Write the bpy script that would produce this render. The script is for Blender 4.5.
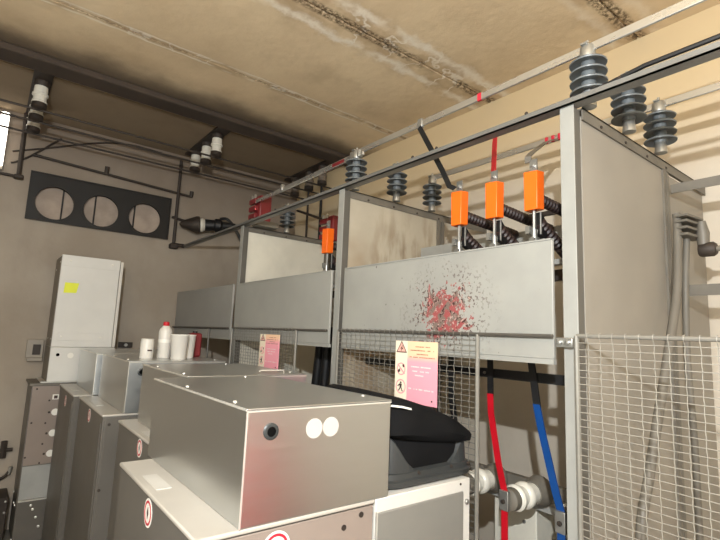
import bpy, math, random
from mathutils import Vector, Matrix
random.seed(7)
PI = math.pi
sc = bpy.context.scene
C = sc.collection
for o in list(bpy.data.objects): bpy.data.objects.remove(o)

# ------------------------------------------------------------------ camera
F = 475.13
def cam_axes(yaw, pitch, roll):
    f = Vector((math.sin(yaw)*math.cos(pitch), math.cos(yaw)*math.cos(pitch), math.sin(pitch)))
    r = Vector((math.cos(yaw), -math.sin(yaw), 0)); u = r.cross(f)
    c, s = math.cos(roll), math.sin(roll)
    return c*r + s*u, -s*r + c*u, f
r_, u_, f_ = cam_axes(math.radians(37.882), math.radians(7.907), math.radians(2.346))
cd = bpy.data.cameras.new('camera'); cam = bpy.data.objects.new('camera', cd); C.objects.link(cam)
cam.matrix_world = Matrix(((r_.x, u_.x, -f_.x, 0), (r_.y, u_.y, -f_.y, 0), (r_.z, u_.z, -f_.z, 1.65), (0, 0, 0, 1)))
cd.sensor_width = 36; cd.lens = F/720*36; cd.clip_start = .02; cd.clip_end = 60
sc.camera = cam
# ------------------------------------------------------------------ light and exposure
w = bpy.data.worlds.new('world'); sc.world = w; w.use_nodes = True
w.node_tree.nodes['Background'].inputs[0].default_value = (.5, .47, .42, 1)
w.node_tree.nodes['Background'].inputs[1].default_value = .05
def area(name, loc, target, size, power, col):
    l = bpy.data.lights.new(name, 'AREA'); l.shape = 'DISK'; l.size = size; l.energy = power; l.color = col
    o = bpy.data.objects.new(name, l); C.objects.link(o); o.location = loc
    o.rotation_euler = (Vector(target)-Vector(loc)).to_track_quat('-Z', 'Y').to_euler(); return o
def point(name, loc, size, power, col):
    l = bpy.data.lights.new(name, 'POINT'); l.shadow_soft_size = size; l.energy = power; l.color = col
    o = bpy.data.objects.new(name, l); C.objects.link(o); o.location = loc; return o
WARM = (.955, .985, 1)
point('globe_light', (-.32, -.25, 2.24), .016, 170, WARM)
point('rear_left_fill', (-.9, -1.5, 2.75), .25, 24, WARM)  # added fill to brighten the room, no lamp stands here
point('rear_right_fill', (1.0, -1.6, 2.75), .25, 8, WARM)  # second added fill, weaker, also without a fixture
sc.view_settings.view_transform = 'Standard'; sc.view_settings.look = 'None'
sc.view_settings.gamma = 1; sc.view_settings.use_curve_mapping = False
sc.view_settings.exposure = .74

# ------------------------------------------------------------------ mesh helpers
class MB:
    def __init__(s): s.v = []; s.f = []
    def add(s, vs, fs):
        b = len(s.v); s.v += [Vector(v) for v in vs]; s.f += [tuple(i+b for i in f) for f in fs]; return s
    def box(s, x0, x1, y0, y1, z0, z1):
        return s.add([(x, y, z) for x in (x0, x1) for y in (y0, y1) for z in (z0, z1)],
                     [(0,1,3,2), (4,6,7,5), (0,4,5,1), (2,3,7,6), (0,2,6,4), (1,5,7,3)])
    def obox(s, c, ax, ay, az):
        c = Vector(c); ax, ay, az = Vector(ax), Vector(ay), Vector(az)
        return s.add([c+i*ax+j*ay+k*az for i in (-1, 1) for j in (-1, 1) for k in (-1, 1)],
                     [(0,1,3,2), (4,6,7,5), (0,4,5,1), (2,3,7,6), (0,2,6,4), (1,5,7,3)])
    def bar(s, p0, p1, w, t, up=(0, 0, 1)):
        """rectangular bar from p0 to p1: w along up, t across"""
        p0, p1 = Vector(p0), Vector(p1); d = p1-p0; a = d.normalized(); up = Vector(up); up = (up-a*up.dot(a)).normalized(); sd = a.cross(up)
        return s.obox((p0+p1)/2, d/2, sd*t/2, up*w/2)
    def tube(s, pts, r, n=8, cap=True):
        pts = [Vector(p) for p in pts]; rs = r if isinstance(r, (list, tuple)) else [r]*len(pts)
        t = [(pts[min(i+1, len(pts)-1)]-pts[max(i-1, 0)]).normalized() for i in range(len(pts))]
        a = t[0].orthogonal().normalized(); b = len(s.v)
        for i, p in enumerate(pts):
            a = (a-t[i]*a.dot(t[i])).normalized(); c = t[i].cross(a)
            for k in range(n): s.v.append(p+(a*math.cos(2*PI*k/n)+c*math.sin(2*PI*k/n))*rs[i])
        for i in range(len(pts)-1):
            for k in range(n):
                k2 = (k+1) % n; s.f.append((b+i*n+k, b+i*n+k2, b+(i+1)*n+k2, b+(i+1)*n+k))
        if cap:
            s.f.append(tuple(b+k for k in reversed(range(n)))); s.f.append(tuple(b+(len(pts)-1)*n+k for k in range(n)))
        return s
    def lathe(s, p, axis, prof, n=20):
        p, a = Vector(p), Vector(axis).normalized()
        # straight axis, so rings are perpendicular
        x = a.orthogonal().normalized(); y = a.cross(x); b = len(s.v)
        for h, r in prof:
            for k in range(n): s.v.append(p+a*h+(x*math.cos(2*PI*k/n)+y*math.sin(2*PI*k/n))*max(r, 1e-4))
        m = len(prof)
        for i in range(m-1):
            for k in range(n):
                k2 = (k+1) % n; s.f.append((b+i*n+k, b+i*n+k2, b+(i+1)*n+k2, b+(i+1)*n+k))
        s.f.append(tuple(b+k for k in reversed(range(n)))); s.f.append(tuple(b+(m-1)*n+k for k in range(n)))
        return s
    def strap(s, pts, wd, w, t):
        pts = [Vector(p) for p in pts]; wd = Vector(wd).normalized(); b = len(s.v); n = len(pts)
        for i, p in enumerate(pts):
            tg = (pts[min(i+1, n-1)]-pts[max(i-1, 0)]).normalized(); nn = tg.cross(wd).normalized()
            for q in ((-1, -1), (1, -1), (1, 1), (-1, 1)): s.v.append(p+wd*q[0]*w/2+nn*q[1]*t/2)
        for i in range(n-1):
            for k in range(4):
                k2 = (k+1) % 4; s.f.append((b+i*4+k, b+i*4+k2, b+i*4+4+k2, b+i*4+4+k))
        s.f.append((b+3, b+2, b+1, b)); s.f.append((b+n*4-4, b+n*4-3, b+n*4-2, b+n*4-1)); return s
    def prism(s, poly, d):
        """extrude a 3-D polygon by vector d"""
        poly = [Vector(p) for p in poly]; d = Vector(d); n = len(poly); b = len(s.v)
        s.v += poly+[p+d for p in poly]
        s.f.append(tuple(b+k for k in range(n))); s.f.append(tuple(b+n+k for k in reversed(range(n))))
        for k in range(n): k2 = (k+1) % n; s.f.append((b+k, b+n+k, b+n+k2, b+k2))
        return s
    def build(s, name, m, parent=None, origin=None, bevel=0, smooth=True, sub=0):
        if parent is not None: o_ = abs_loc(parent)
        else: o_ = Vector(origin) if origin is not None else Vector((0, 0, 0))
        me = bpy.data.meshes.new(name); me.from_pydata([tuple(v-o_) for v in s.v], [], s.f)
        me.materials.append(m)
        import bmesh
        bm = bmesh.new(); bm.from_mesh(me); bmesh.ops.recalc_face_normals(bm, faces=bm.faces); bm.to_mesh(me); bm.free()
        if smooth:
            me.polygons.foreach_set('use_smooth', [True]*len(me.polygons)); me.set_sharp_from_angle(angle=math.radians(38))
        o = bpy.data.objects.new(name, me); C.objects.link(o)
        if parent is not None: o.parent = parent
        else: o.location = o_
        if bevel:
            b = o.modifiers.new('bevel', 'BEVEL'); b.width = bevel; b.segments = 2; b.limit_method = 'ANGLE'
        if sub:
            b = o.modifiers.new('sub', 'SUBSURF'); b.levels = b.render_levels = sub
        return o
def abs_loc(o):
    v = Vector((0, 0, 0))
    while o is not None: v += o.location; o = o.parent
    return v
def tag(o, label, cat, group=None, kind=None):
    o['label'] = label; o['category'] = cat
    if group: o['group'] = group
    if kind: o['kind'] = kind
    return o
def thing(name, loc, label, cat, group=None):
    o = bpy.data.objects.new(name, None); o.empty_display_size = .05; C.objects.link(o); o.location = loc
    return tag(o, label, cat, group)
def struct(o): o['kind'] = 'structure'; return o
def stuff(o): o['kind'] = 'stuff'; return o
def clone(root, loc, label=None, par=None):
    r = root.copy(); C.objects.link(r)
    if par is None:
        r.location = loc
        if label: r['label'] = label
    else: r.parent = par
    for ch in [c for c in C.objects if c.parent == root]: clone(ch, None, None, r)
    return r

# ------------------------------------------------------------------ materials
def srgb(r, g, b): return tuple(((c/255+.055)/1.055)**2.4 if c > 10 else c/255/12.92 for c in (r, g, b))+(1,)
class NT:
    def __init__(s, name):
        s.m = bpy.data.materials.new(name); s.m.use_nodes = True; s.t = s.m.node_tree; s.b = s.t.nodes['Principled BSDF']
        s.co = s.n('ShaderNodeTexCoord').outputs['Object']
    def n(s, ty, **k):
        x = s.t.nodes.new(ty)
        for a, v in k.items(): setattr(x, a, v)
        return x
    def set(s, sock, v):
        if hasattr(v, 'is_output'): s.t.links.new(v, sock)
        else: sock.default_value = v
    def math(s, op, a, b=0.0, c=0.0, clamp=False):
        x = s.n('ShaderNodeMath', operation=op, use_clamp=clamp)
        for i, v in enumerate((a, b, c)): s.set(x.inputs[i], v)
        return x.outputs[0]
    def noise(s, scale, detail=4, vec=None, stretch=None, rough=.55):
        x = s.n('ShaderNodeTexNoise'); x.inputs['Scale'].default_value = scale; x.inputs['Detail'].default_value = detail; x.inputs['Roughness'].default_value = rough
        v = vec or s.co
        if stretch:
            mp = s.n('ShaderNodeMapping'); mp.inputs['Scale'].default_value = stretch; s.t.links.new(v, mp.inputs['Vector']); v = mp.outputs[0]
        s.t.links.new(v, x.inputs['Vector']); return x.outputs['Fac']
    def ramp(s, fac, a, b, lo=0.0, hi=1.0):
        x = s.n('ShaderNodeMapRange'); s.set(x.inputs[0], fac); x.inputs[1].default_value = a; x.inputs[2].default_value = b; x.inputs[3].default_value = lo; x.inputs[4].default_value = hi
        x.interpolation_type = 'SMOOTHSTEP'; return x.outputs[0]
    def mix(s, fac, a, b):
        x = s.n('ShaderNodeMix', data_type='RGBA'); s.set(x.inputs[0], fac); s.set(x.inputs[6], a); s.set(x.inputs[7], b); return x.outputs[2]
    def xyz(s):
        x = s.n('ShaderNodeSeparateXYZ'); s.t.links.new(s.co, x.inputs[0]); return x.outputs
    def bump(s, h, strength=.2, dist=.01):
        x = s.n('ShaderNodeBump'); x.inputs['Strength'].default_value = strength; x.inputs['Distance'].default_value = dist
        s.t.links.new(h, x.inputs['Height']); s.t.links.new(x.outputs[0], s.b.inputs['Normal'])
    def out(s, col, rough=.5, metal=0.0):
        s.set(s.b.inputs['Base Color'], col); s.set(s.b.inputs['Roughness'], rough); s.b.inputs['Metallic'].default_value = metal; return s.m
def mat(name, rgb, rough=.5, metal=0.0, var=.12, scale=6, bump=0.0, bscale=60, stretch=None):
    n = NT(name); c = srgb(*rgb); d = tuple(x*(1-var) for x in c[:3])+(1,); e = tuple(min(1, x*(1+var*.6)) for x in c[:3])+(1,)
    f = n.noise(scale, 5, stretch=stretch)
    if bump: n.bump(n.noise(bscale, 3), bump, .004)
    return n.out(n.mix(n.ramp(f, .3, .7), d, e), n.ramp(f, .2, .8, rough*.88, min(1, rough*1.12)), metal)

def ceiling_mat():
    n = NT('stained_plaster_ceiling'); X, Y, Z = n.xyz()
    base = n.mix(n.ramp(n.noise(1.1, 5), .3, .7), srgb(210, 187, 152), srgb(230, 208, 172))
    base = n.mix(n.ramp(n.noise(4, 6), .45, .8, 0, .45), base, srgb(186, 163, 130))
    wob = n.math('ADD', n.math('MULTIPLY', n.math('SUBTRACT', n.noise(2.6, 6, rough=.65), .5), .38), n.math('MULTIPLY', n.math('SUBTRACT', n.noise(11, 4, rough=.65), .5), .22))
    def joint(y0, crust_w, dark_w, ca, da):
        nonlocal base
        d = n.math('ABSOLUTE', n.math('ADD', n.math('SUBTRACT', Y, y0), n.math('MULTIPLY', wob, crust_w*3)))
        brk = n.noise(5, 4)
        base = n.mix(n.math('MULTIPLY', n.ramp(d, crust_w*.75, crust_w*1.6, .55, 0), n.ramp(brk, .35, .6)), base, srgb(165, 138, 104))
        rim = n.math('MULTIPLY', n.ramp(d, crust_w*.5, crust_w*.9), n.ramp(d, crust_w*.9, crust_w*1.25, 1, 0))
        base = n.mix(n.math('MULTIPLY', n.math('MULTIPLY', rim, n.ramp(n.noise(3.2, 3), .36, .5)), ca), base, srgb(238, 226, 205))
        vein = n.math('MULTIPLY', n.ramp(n.math('ABSOLUTE', n.math('SUBTRACT', n.noise(3.4, 4), .5)), .004, .022, 1, 0), n.math('MULTIPLY', n.ramp(d, crust_w*.6, crust_w*1.5, 1, 0), n.ramp(n.noise(1.7, 2), .4, .55)))
        base = n.mix(n.math('MULTIPLY', vein, ca*.8), base, srgb(240, 230, 212))
        d2 = n.math('ABSOLUTE', n.math('ADD', n.math('SUBTRACT', Y, y0), n.math('MULTIPLY', wob, dark_w*1.4)))
        grit = n.ramp(n.noise(42, 4, rough=.7), .36, .6)
        base = n.mix(n.math('MULTIPLY', n.math('MULTIPLY', n.ramp(d2, dark_w*.5, dark_w, 1, 0), n.math('MULTIPLY', grit, n.ramp(n.noise(2.4, 3), .36, .5))), da), base, srgb(98, 80, 57))
    joint(3.0, .04, .016, .9, .6)
    joint(2.07, .15, .055, 1, .95)
    joint(1.05, .12, .06, .4, .95)
    # soot thickens towards the old bus insulators by the back wall
    soot = n.math('ADD', Y, n.math('MULTIPLY', n.math('SUBTRACT', n.noise(1.5, 5), .5), .5))
    base = n.mix(n.ramp(soot, 3.2, 3.75, 0, .72), base, srgb(92, 76, 62))
    base = n.mix(n.math('MULTIPLY', n.ramp(soot, 3.35, 3.6, 0, .6), n.ramp(soot, 3.75, 4.0, 1, 0)), base, srgb(62, 51, 42))
    n.bump(n.noise(18, 6), .35, .01)
    return n.out(base, .92)
def wall_mat(name, hi, lo, patch, brown_z=None, warm_z=None):
    n = NT(name); X, Y, Z = n.xyz()
    base = n.mix(n.ramp(n.noise(1.3, 5), .3, .7), srgb(*lo), srgb(*hi))
    base = n.mix(n.ramp(n.noise(3, 6, stretch=(1, 1, .4)), .5, .8, 0, .6), base, srgb(*patch))
    if warm_z:
        h = n.math('ADD', Z, n.math('MULTIPLY', n.math('SUBTRACT', n.noise(1.4, 4), .5), .5))
        base = n.mix(n.ramp(h, warm_z[0], warm_z[1], 0, .9), base, srgb(214, 190, 148))
    if brown_z:
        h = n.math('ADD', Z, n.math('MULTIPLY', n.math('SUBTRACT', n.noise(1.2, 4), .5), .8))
        base = n.mix(n.ramp(h, brown_z[0], brown_z[1], 0, .62), base, srgb(104, 86, 70))  # browner towards the top of the wall
    n.bump(n.noise(24, 5), .2, .006)
    return n.out(base, .9)
def steel_mat(name, rgb, rough, st):
    n = NT(name); f = n.noise(9, 4, stretch=st); g = n.noise(2.2, 4)
    c = srgb(*rgb); d = tuple(x*.9 for x in c[:3])+(1,)
    col = n.mix(n.math('MULTIPLY', n.math('ADD', f, g), .5), d, c)
    return n.out(col, n.ramp(n.math('MULTIPLY', n.math('ADD', f, g), .5), .3, .7, rough*.92, rough*1.12), 1.0)
def flaked_mat():
    """grey paint with a flaked patch; object origin is the patch centre on the sheet"""
    n = NT('grey_paint_flaked_off'); X, Y, Z = n.xyz()
    base = n.mix(n.ramp(n.noise(3, 5), .3, .7), srgb(146, 146, 141), srgb(158, 158, 152))
    dd = n.math('SQRT', n.math('ADD', n.math('POWER', n.math('MULTIPLY', Y, .95), 2), n.math('POWER', n.math('MULTIPLY', n.math('ADD', Z, .03), 1.05), 2)))
    a = n.noise(52, 3, rough=.6); b = n.noise(19, 3)
    core = n.math('ADD', n.math('MULTIPLY', n.math('SUBTRACT', a, .5), .3), n.math('MULTIPLY', n.math('SUBTRACT', b, .5), .22))
    m1 = n.ramp(n.math('SUBTRACT', n.math('ADD', .105, core), dd), -.004, .004)
    inner = n.mix(n.ramp(n.noise(30, 2), .44, .56), srgb(152, 78, 78), srgb(118, 104, 96))
    inner = n.mix(n.ramp(n.noise(75, 2), .56, .62), inner, srgb(178, 150, 142))
    base = n.mix(m1, base, inner)
    dark = n.math('MULTIPLY', n.ramp(n.noise(70, 3), .56, .59), n.ramp(dd, .1, .29, 1, 0))
    dark = n.math('MULTIPLY', dark, n.ramp(n.noise(14, 2), .4, .5))
    base = n.mix(dark, base, srgb(74, 46, 44))
    spots = n.math('MULTIPLY', n.ramp(n.noise(32, 2), .71, .73), n.ramp(n.noise(4, 1), .45, .55))
    base = n.mix(n.math('MULTIPLY', spots, .85), base, srgb(96, 92, 88))
    return n.out(base, .48)
def sooty_sheet():
    n = NT('soot_streaked_sheet'); X, Y, Z = n.xyz()
    base = n.mix(n.ramp(n.noise(3, 5), .3, .7), srgb(172, 163, 146), srgb(188, 179, 160))
    st = n.noise(7, 5, stretch=(1.6, 1, .45))
    reach = n.math('MULTIPLY', n.ramp(X, .06, .35), n.ramp(Z, 2.45, 2.0, 0.25, 1))
    base = n.mix(n.math('MULTIPLY', n.ramp(st, .42, .66), reach), base, srgb(122, 98, 70))
    base = n.mix(n.math('MULTIPLY', n.ramp(n.noise(2.2, 3), .4, .65, 0, .75), n.ramp(Z, 2.3, 2.0)), base, srgb(140, 112, 78))
    return n.out(base, .7)
def sign_mat():
    n = NT('faded_pink_sign'); X, Y, Z = n.xyz()
    return n.out(n.mix(n.ramp(Z, .165, .205), srgb(255, 172, 188), srgb(255, 214, 178)), .45)

M = dict(
    ceil=ceiling_mat(),
    wall_r=wall_mat('beige_plaster', (212, 203, 188), (203, 193, 177), (196, 184, 167), None, (2.45, 3.2)),
    wall_b=wall_mat('grey_brown_plaster', (172, 162, 149), (157, 146, 132), (142, 131, 118), (2.35, 3.3)),
    wall_o=wall_mat('grey_plaster', (214, 210, 200), (200, 196, 186), (190, 184, 172)),
    floor=mat('dark_concrete_floor', (136, 130, 120), .7, 0, .2, 3, .2),
    frame=mat('grey_frame_paint', (152, 152, 147), .42, 0, .08, 5),
    rail=mat('grey_rail_paint', (120, 119, 115), .4, .2, .1, 5),
    post_shade=mat('dark_post_shade', (92, 89, 83), .55, 0, .1, 6),
    frame_d=mat('dull_grey_angle_paint', (108, 103, 94), .5, 0, .15, 7),
    panel=mat('light_grey_sheet_paint', (152, 152, 147), .46, 0, .07, 4),
    flaked=flaked_mat(), sooty=sooty_sheet(),
    sheet=mat('beige_grey_fibre_sheet', (146, 140, 130), .62, 0, .1, 2.2, .05, 30),
    sheet_w=mat('pale_fibre_sheet', (216, 212, 198), .6, 0, .1, 4),
    steel=steel_mat('galvanised_steel', (216, 219, 219), .31, (1, 1, 6)),
    steel_top=steel_mat('polished_steel_lid', (216, 218, 216), .36, (1, 6, 1)),
    edge=mat('bare_steel_edge', (232, 230, 222), .3, .6, .05),
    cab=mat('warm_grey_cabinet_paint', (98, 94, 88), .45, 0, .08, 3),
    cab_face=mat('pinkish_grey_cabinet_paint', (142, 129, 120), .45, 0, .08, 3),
    cab_top_lit=mat('lit_cabinet_top', (184, 179, 170), .32, 0, .06, 4),  # lighter than the body, lamp light from above put into the colour
    white=mat('white_enamel', (212, 209, 202), .4, 0, .04, 4),
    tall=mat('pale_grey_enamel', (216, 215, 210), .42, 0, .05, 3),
    tall_shade=mat('shaded_grey_enamel', (118, 110, 98), .5, 0, .1, 3),  # darker copy of the box enamel, shade put into the colour
    grey_panel=mat('mid_grey_enamel', (128, 126, 120), .42, 0, .06, 3),
    rubber=mat('dark_grey_silicone', (104, 109, 111), .42, 0, .12, 8),
    zinc=mat('zinc_fitting', (168, 168, 164), .36, .75, .12, 20),
    dark=mat('dark_oxide_metal', (58, 50, 44), .6, .2, .2, 12),
    alu=mat('aluminium_busbar', (205, 205, 202), .28, .85, .08, 10, stretch=(1, .2, 1)),
    orange=mat('orange_plastic', (255, 112, 26), .4, 0, .06, 6),
    ribbed=mat('dark_brown_ribbed_insulator', (44, 30, 28), .5, 0, .15, 10),
    black=mat('black_insulation', (22, 22, 23), .5, 0, .15, 10),
    red=mat('red_insulation', (186, 16, 34), .42, 0, .08, 10),
    blue=mat('blue_insulation', (10, 66, 132), .42, 0, .08, 10),
    red_box=mat('dark_red_epoxy', (120, 34, 38), .42, 0, .12, 8),
    porcelain=mat('white_porcelain', (222, 218, 206), .25, 0, .06, 8),
    porcelain_d=mat('dark_porcelain', (120, 108, 96), .4, 0, .25, 14),  # darker tone of the white porcelain
    wire=mat('grey_painted_wire', (132, 129, 121), .45, .2, .1, 12),
    wire_d=mat('dark_grey_rod', (92, 88, 82), .45, .3, .1, 12),
    sign=sign_mat(), sign_w=mat('cream_sign_strip', (250, 236, 214), .45, 0, .03),
    ink=mat('black_print', (66, 48, 44), .6, 0, .05), ink_l=mat('white_print', (250, 226, 224), .5, 0, .03),
    ink_b=mat('brown_print', (176, 120, 92), .6, 0, .05), pink_ink=mat('pink_print', (246, 164, 170), .5, 0, .05),
    red_ink=mat('red_print', (196, 40, 60), .45, 0, .05),
    fabric=mat('black_nylon_fabric', (19, 19, 20), .85, 0, .25, 9, .3, 260),
    tray=mat('dark_grey_moulded_plastic', (54, 56, 56), .42, 0, .08, 6, .1, 160),
    yellow=mat('yellow_paper', (232, 240, 60), .6, 0, .04),
    hose=mat('grey_conduit', (106, 101, 92), .55, 0, .1, 6),
    name_pl=mat('pale_name_plate', (200, 197, 190), .4, 0, .03), sticker_p=mat('off_white_sticker', (190, 184, 178), .5, 0, .03), wire_l=mat('pale_painted_wire', (150, 146, 136), .45, .1, .1, 12), plate=mat('white_paper_label', (236, 234, 226), .5, 0, .03), grille=mat('black_vent_paint', (27, 24, 21), .6, .1, .2, 8),
    damper=mat('dusty_grey_damper', (168, 153, 140), .7, 0, .2, 7),
    hole=mat('dark_opening', (4, 4, 4), 1, 0, .1), dull_panel=mat('blue_grey_steel_sheet', (166, 167, 164), .45, .2, .1, 5),
    socketm=mat('grey_switch_plastic', (150, 142, 130), .5, 0, .06),
)
for k_ in ('fabric', 'hole'): M[k_].node_tree.nodes['Principled BSDF'].inputs['Specular IOR Level'].default_value = .15
lampm = NT('lit_lamp_glass'); lampm.b.inputs['Emission Color'].default_value = (1, .93, .82, 1); lampm.b.inputs['Emission Strength'].default_value = 3
M['lamp'] = lampm.out(srgb(240, 235, 225), .4)

# ------------------------------------------------------------------ room
XL, XR, YB, YF, H = -1.7, 2.8, 4.9, -2.6, 3.43
struct(MB().box(XL-.2, XR+.2, YF-.2, YB+.2, -.2, 0).build('floor', M['floor']))
struct(MB().box(XR, XR+.2, YF-.2, YB+.2, 0, H+.3).build('wall_right', M['wall_r']))
struct(MB().box(XL-.2, XL, YF-.2, YB+.2, 0, H+.3).build('wall_left', M['wall_o']))
struct(MB().box(XL, XR, YF-.2, YF, 0, H+.3).build('wall_front', M['wall_o']))
# back wall with the duct opening behind the vent
VX0, VX1, VZ0, VZ1 = .20, 1.30, 2.56, 2.91
wb = MB()
wb.box(XL, XR, YB, YB+.2, 0, VZ0); wb.box(XL, XR, YB, YB+.2, VZ1, H+.3)
wb.box(XL, VX0, YB, YB+.2, VZ0, VZ1); wb.box(VX1, XR, YB, YB+.2, VZ0, VZ1); wb.box(VX0, VX1, YB+.17, YB+.2, VZ0, VZ1)
struct(wb.build('wall_back', M['wall_b']))
ceiling = struct(MB().box(XL, XR, YF, YB, H+.012, H+.3).build('ceiling', M['ceil']))
for y0, y1 in ((YF, -.96), (-.945, .04), (.055, 1.043), (1.055, 2.062), (2.078, 2.996), (3.002, 3.97), (3.98, YB)):
    MB().box(XL, XR, y0, y1, H, H+.013).build('slab', M['ceil'], ceiling, bevel=.003)
# shallow soot-blackened beam under the ceiling
struct(MB().box(XL, XR, 3.66, 3.86, H-.05, H).build('trim_1', mat('sooted_beam_plaster', (70, 59, 50), .9, 0, .25, 3, .25, 20), bevel=.015))

# ------------------------------------------------------------------ cell frame
fr = thing('switchgear_steelwork', (1.5, .8, 0), 'grey steel frame of the switch cells, its posts joined by a long angle rail', 'frame')
for y in (.8, 2.125, 3.45):
    MB().box(1.5, 1.505, y-.025, y+.025, 0, 2.467).box(1.505, 1.545, y+.02, y+.025, 0, 2.467).build('post', M['frame'], fr, bevel=.0015)
    MB().box(1.506, 1.546, y-.023, y-.02, 0, 2.46).build('post_shade_strip', M['post_shade'], fr)  # dark strip stands in for the shade behind the front leg
tr = MB(); tr.box(1.489, 1.495, -.6, 4.87, 2.467, 2.489).box(1.489, 1.538, -.6, 4.87, 2.467, 2.472)
tr = tr.build('angle_rail', M['rail'], fr)
bl = MB()
for y in (.62, .95, 1.4, 1.55, 1.9, 2.06, 2.3, 2.45, 2.9, 3.3): bl.lathe((1.492, y, 2.489), (0, 0, 1), [(0, .007), (.006, .007), (.01, .004)], 8)
stuff(bl.build('bolt', M['dark'], fr))
MB().tube([(1.52, -.6, 2.512), (1.51, .2, 2.515), (1.505, .55, 2.51), (1.51, .75, 2.485), (1.52, .9, 2.48), (1.52, 1.6, 2.48)], .008, 8).build('cable', M['black'], fr)
for z in (1.66,):
    lug = MB().box(1.48, 1.5, .785, .842, z-.02, z+.012)
    lug.build('hinge_lug', M['zinc'], fr, bevel=.003)
    for y in (.8, .828): MB().lathe((1.48, y, z-.004), (-1, 0, 0), [(0, .008), (.008, .008), (.01, .004)], 8).build('bolt', M['zinc'], fr)

# dividers between the cells
def divider(y, x1, mat_s, label, name='cell_divider', back=False):
    t = thing(name, (1.55, y, 0), label, 'divider')
    MB().box(1.55, x1, y, y+.006, .02, 2.44).build('sheet', mat_s, t)
    ta = MB().box(1.548, 2.79, y-.008, y-.003, 2.425, 2.468).box(1.548, 2.79, y-.008, y+.042, 2.462, 2.468); ta = ta.build('top_angle', M['frame_d'], t)
    MB().box(x1, x1+.03, y-.008, y+.03, .02, 2.425).build('upright', M['frame_d'], t)
    MB().box(x1+.045, x1+.07, y-.005, y+.03, .02, 2.425).build('upright', M['frame_d'], t)
    if back: MB().box(x1+.07, 2.775, y+.004, y+.01, .02, 2.42).build('sheet', mat_s, t)
    else: MB().box(x1, 2.79, y, y+.03, 2.16, 2.2).build('cross_bar', M['frame'], t)
    sc_ = MB()
    for i in range(4):
        x = 1.68+i*.2; sc_.lathe((x, y-.008, 2.437), (0, -1, 0), [(0, .006), (.004, .006)], 8)
    stuff(sc_.build('screw', M['dark'], ta))
    return t
divider(.775, 2.25, M['sheet'], 'large plain beige divider sheet of the nearest cell, behind the right wire mesh', back=True)
divider(2.115, 2.27, M['sooty'], 'soot-stained divider sheet above the flaked grey panel')
divider(3.44, 2.27, M['sheet_w'], 'pale clean divider sheet above the second grey panel, left of the single orange cover')
# grey front panels
def front_panel(y0, y1, m, label, org=None):
    t = thing('front_panel', (1.5, (y0+y1)/2, 1.59), label, 'panel')
    if org:
        me = MB().box(1.478, 1.492, y0, y1, 1.6, 2.0); s = me.build('sheet', m, t, bevel=.003)
        d = Vector(org)-abs_loc(t)
        s.data.transform(Matrix.Translation(-d)); s.location = d
    else: MB().box(1.478, 1.492, y0, y1, 1.6, 2.0).build('sheet', m, t, bevel=.003)
    MB().box(1.4765, 1.4985, y0+.005, y1-.005, 2.0, 2.006).build('top_edge', M['frame'], t)
    MB().box(1.4785, 1.4985, y0+.002, y1, 1.583, 1.6).build('bottom_lip', M['frame'], t)
    return t
front_panel(.848, 2.035, M['flaked'], 'grey front panel with a large red and brown patch of flaked paint', (1.478, 1.325, 1.787))
front_panel(2.155, 3.42, M['panel'], 'clean grey front panel left of the tall post beside the soot-stained divider')
front_panel(3.48, 4.84, mat('shaded_grey_panel_paint', (150, 149, 145), .5, 0, .08, 3), 'darker grey front panel farthest away, against the back wall')

# wire mesh doors
def mesh_door(ya, yb, z0, z1, rod_to, label, sy=.0365, sz=.0208, near_post=True, far_post=True, nm='mesh_door'):
    t = thing(nm, (1.5, (ya+yb)/2, z0), label, 'mesh door')
    x = 1.468
    MB().tube([(x, yb, z1), (x, rod_to, z1)], .0065, 8).build('top_rod', M['wire_d'] if nm == 'mesh_door' else M['wire'], t)
    if near_post: MB().tube([(x, ya, z0), (x, ya, z1)], .008, 8).build('side_rod', M['wire'], t)
    if far_post: MB().tube([(x, yb, z0), (x, yb, z1)], .008, 8).build('side_rod', M['wire'], t)
    MB().tube([(x, ya, z0+.01), (x, yb, z0+.01)], .0065, 8).build('bottom_rod', M['wire'], t)
    ny = int((yb-ya)/sy); nz = int((z1-z0)/sz); wm = MB()
    for i in range(1, ny):
        y = ya+(yb-ya)*i/ny
        pts = [(x+(.0025 if (i+j) % 2 else -.0025), y, z0+(z1-z0)*j/nz) for j in range(nz)]
        pts += [(x-.009, y, z1-.003), (x-.007, y, z1+.008), (x+.004, y, z1+.01)]
        wm.tube(pts, .0014, 4, False)
    for j in range(1, nz):
        z = z0+(z1-z0)*j/nz
        pts = [(x-(.0025 if (i+j) % 2 else -.0025), ya+(yb-ya)*i/ny, z) for i in range(ny+1)]
        wm.tube(pts, .0014, 4, False)
    stuff(wm.build('wire_mesh', M['wire' if nm == 'mesh_door' else 'wire_l'], t)); return t
mesh_door(1.148, 2.05, .1, 1.675, .845, 'wire mesh door under the flaked panel, behind the black bag')
mesh_door(2.48, 3.42, .1, 1.672, 2.16, 'wire mesh door beyond the steel boxes, with the smaller pink sign')
mesh_door(-.45, .765, .1, 1.678, -.45, 'pale wire mesh door at the right, in front of the plain divider', nm='wire_screen')
t = thing('rod_gate', (1.468, 4.2, .1), 'thin open rod gate without mesh under the farthest dark panel', 'gate')
MB().tube([(1.468, 4.86, 1.665), (1.468, 3.5, 1.668)], .008, 8).build('top_rod', M['wire_d'], t)
MB().tube([(1.468, 3.886, .1), (1.468, 3.886, 1.667)], .008, 8).build('side_rod', M['wire_d'], t)
MB().tube([(1.468, 4.86, .11), (1.468, 3.5, .11)], .008, 8).build('bottom_rod', M['wire_d'], t)

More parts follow.
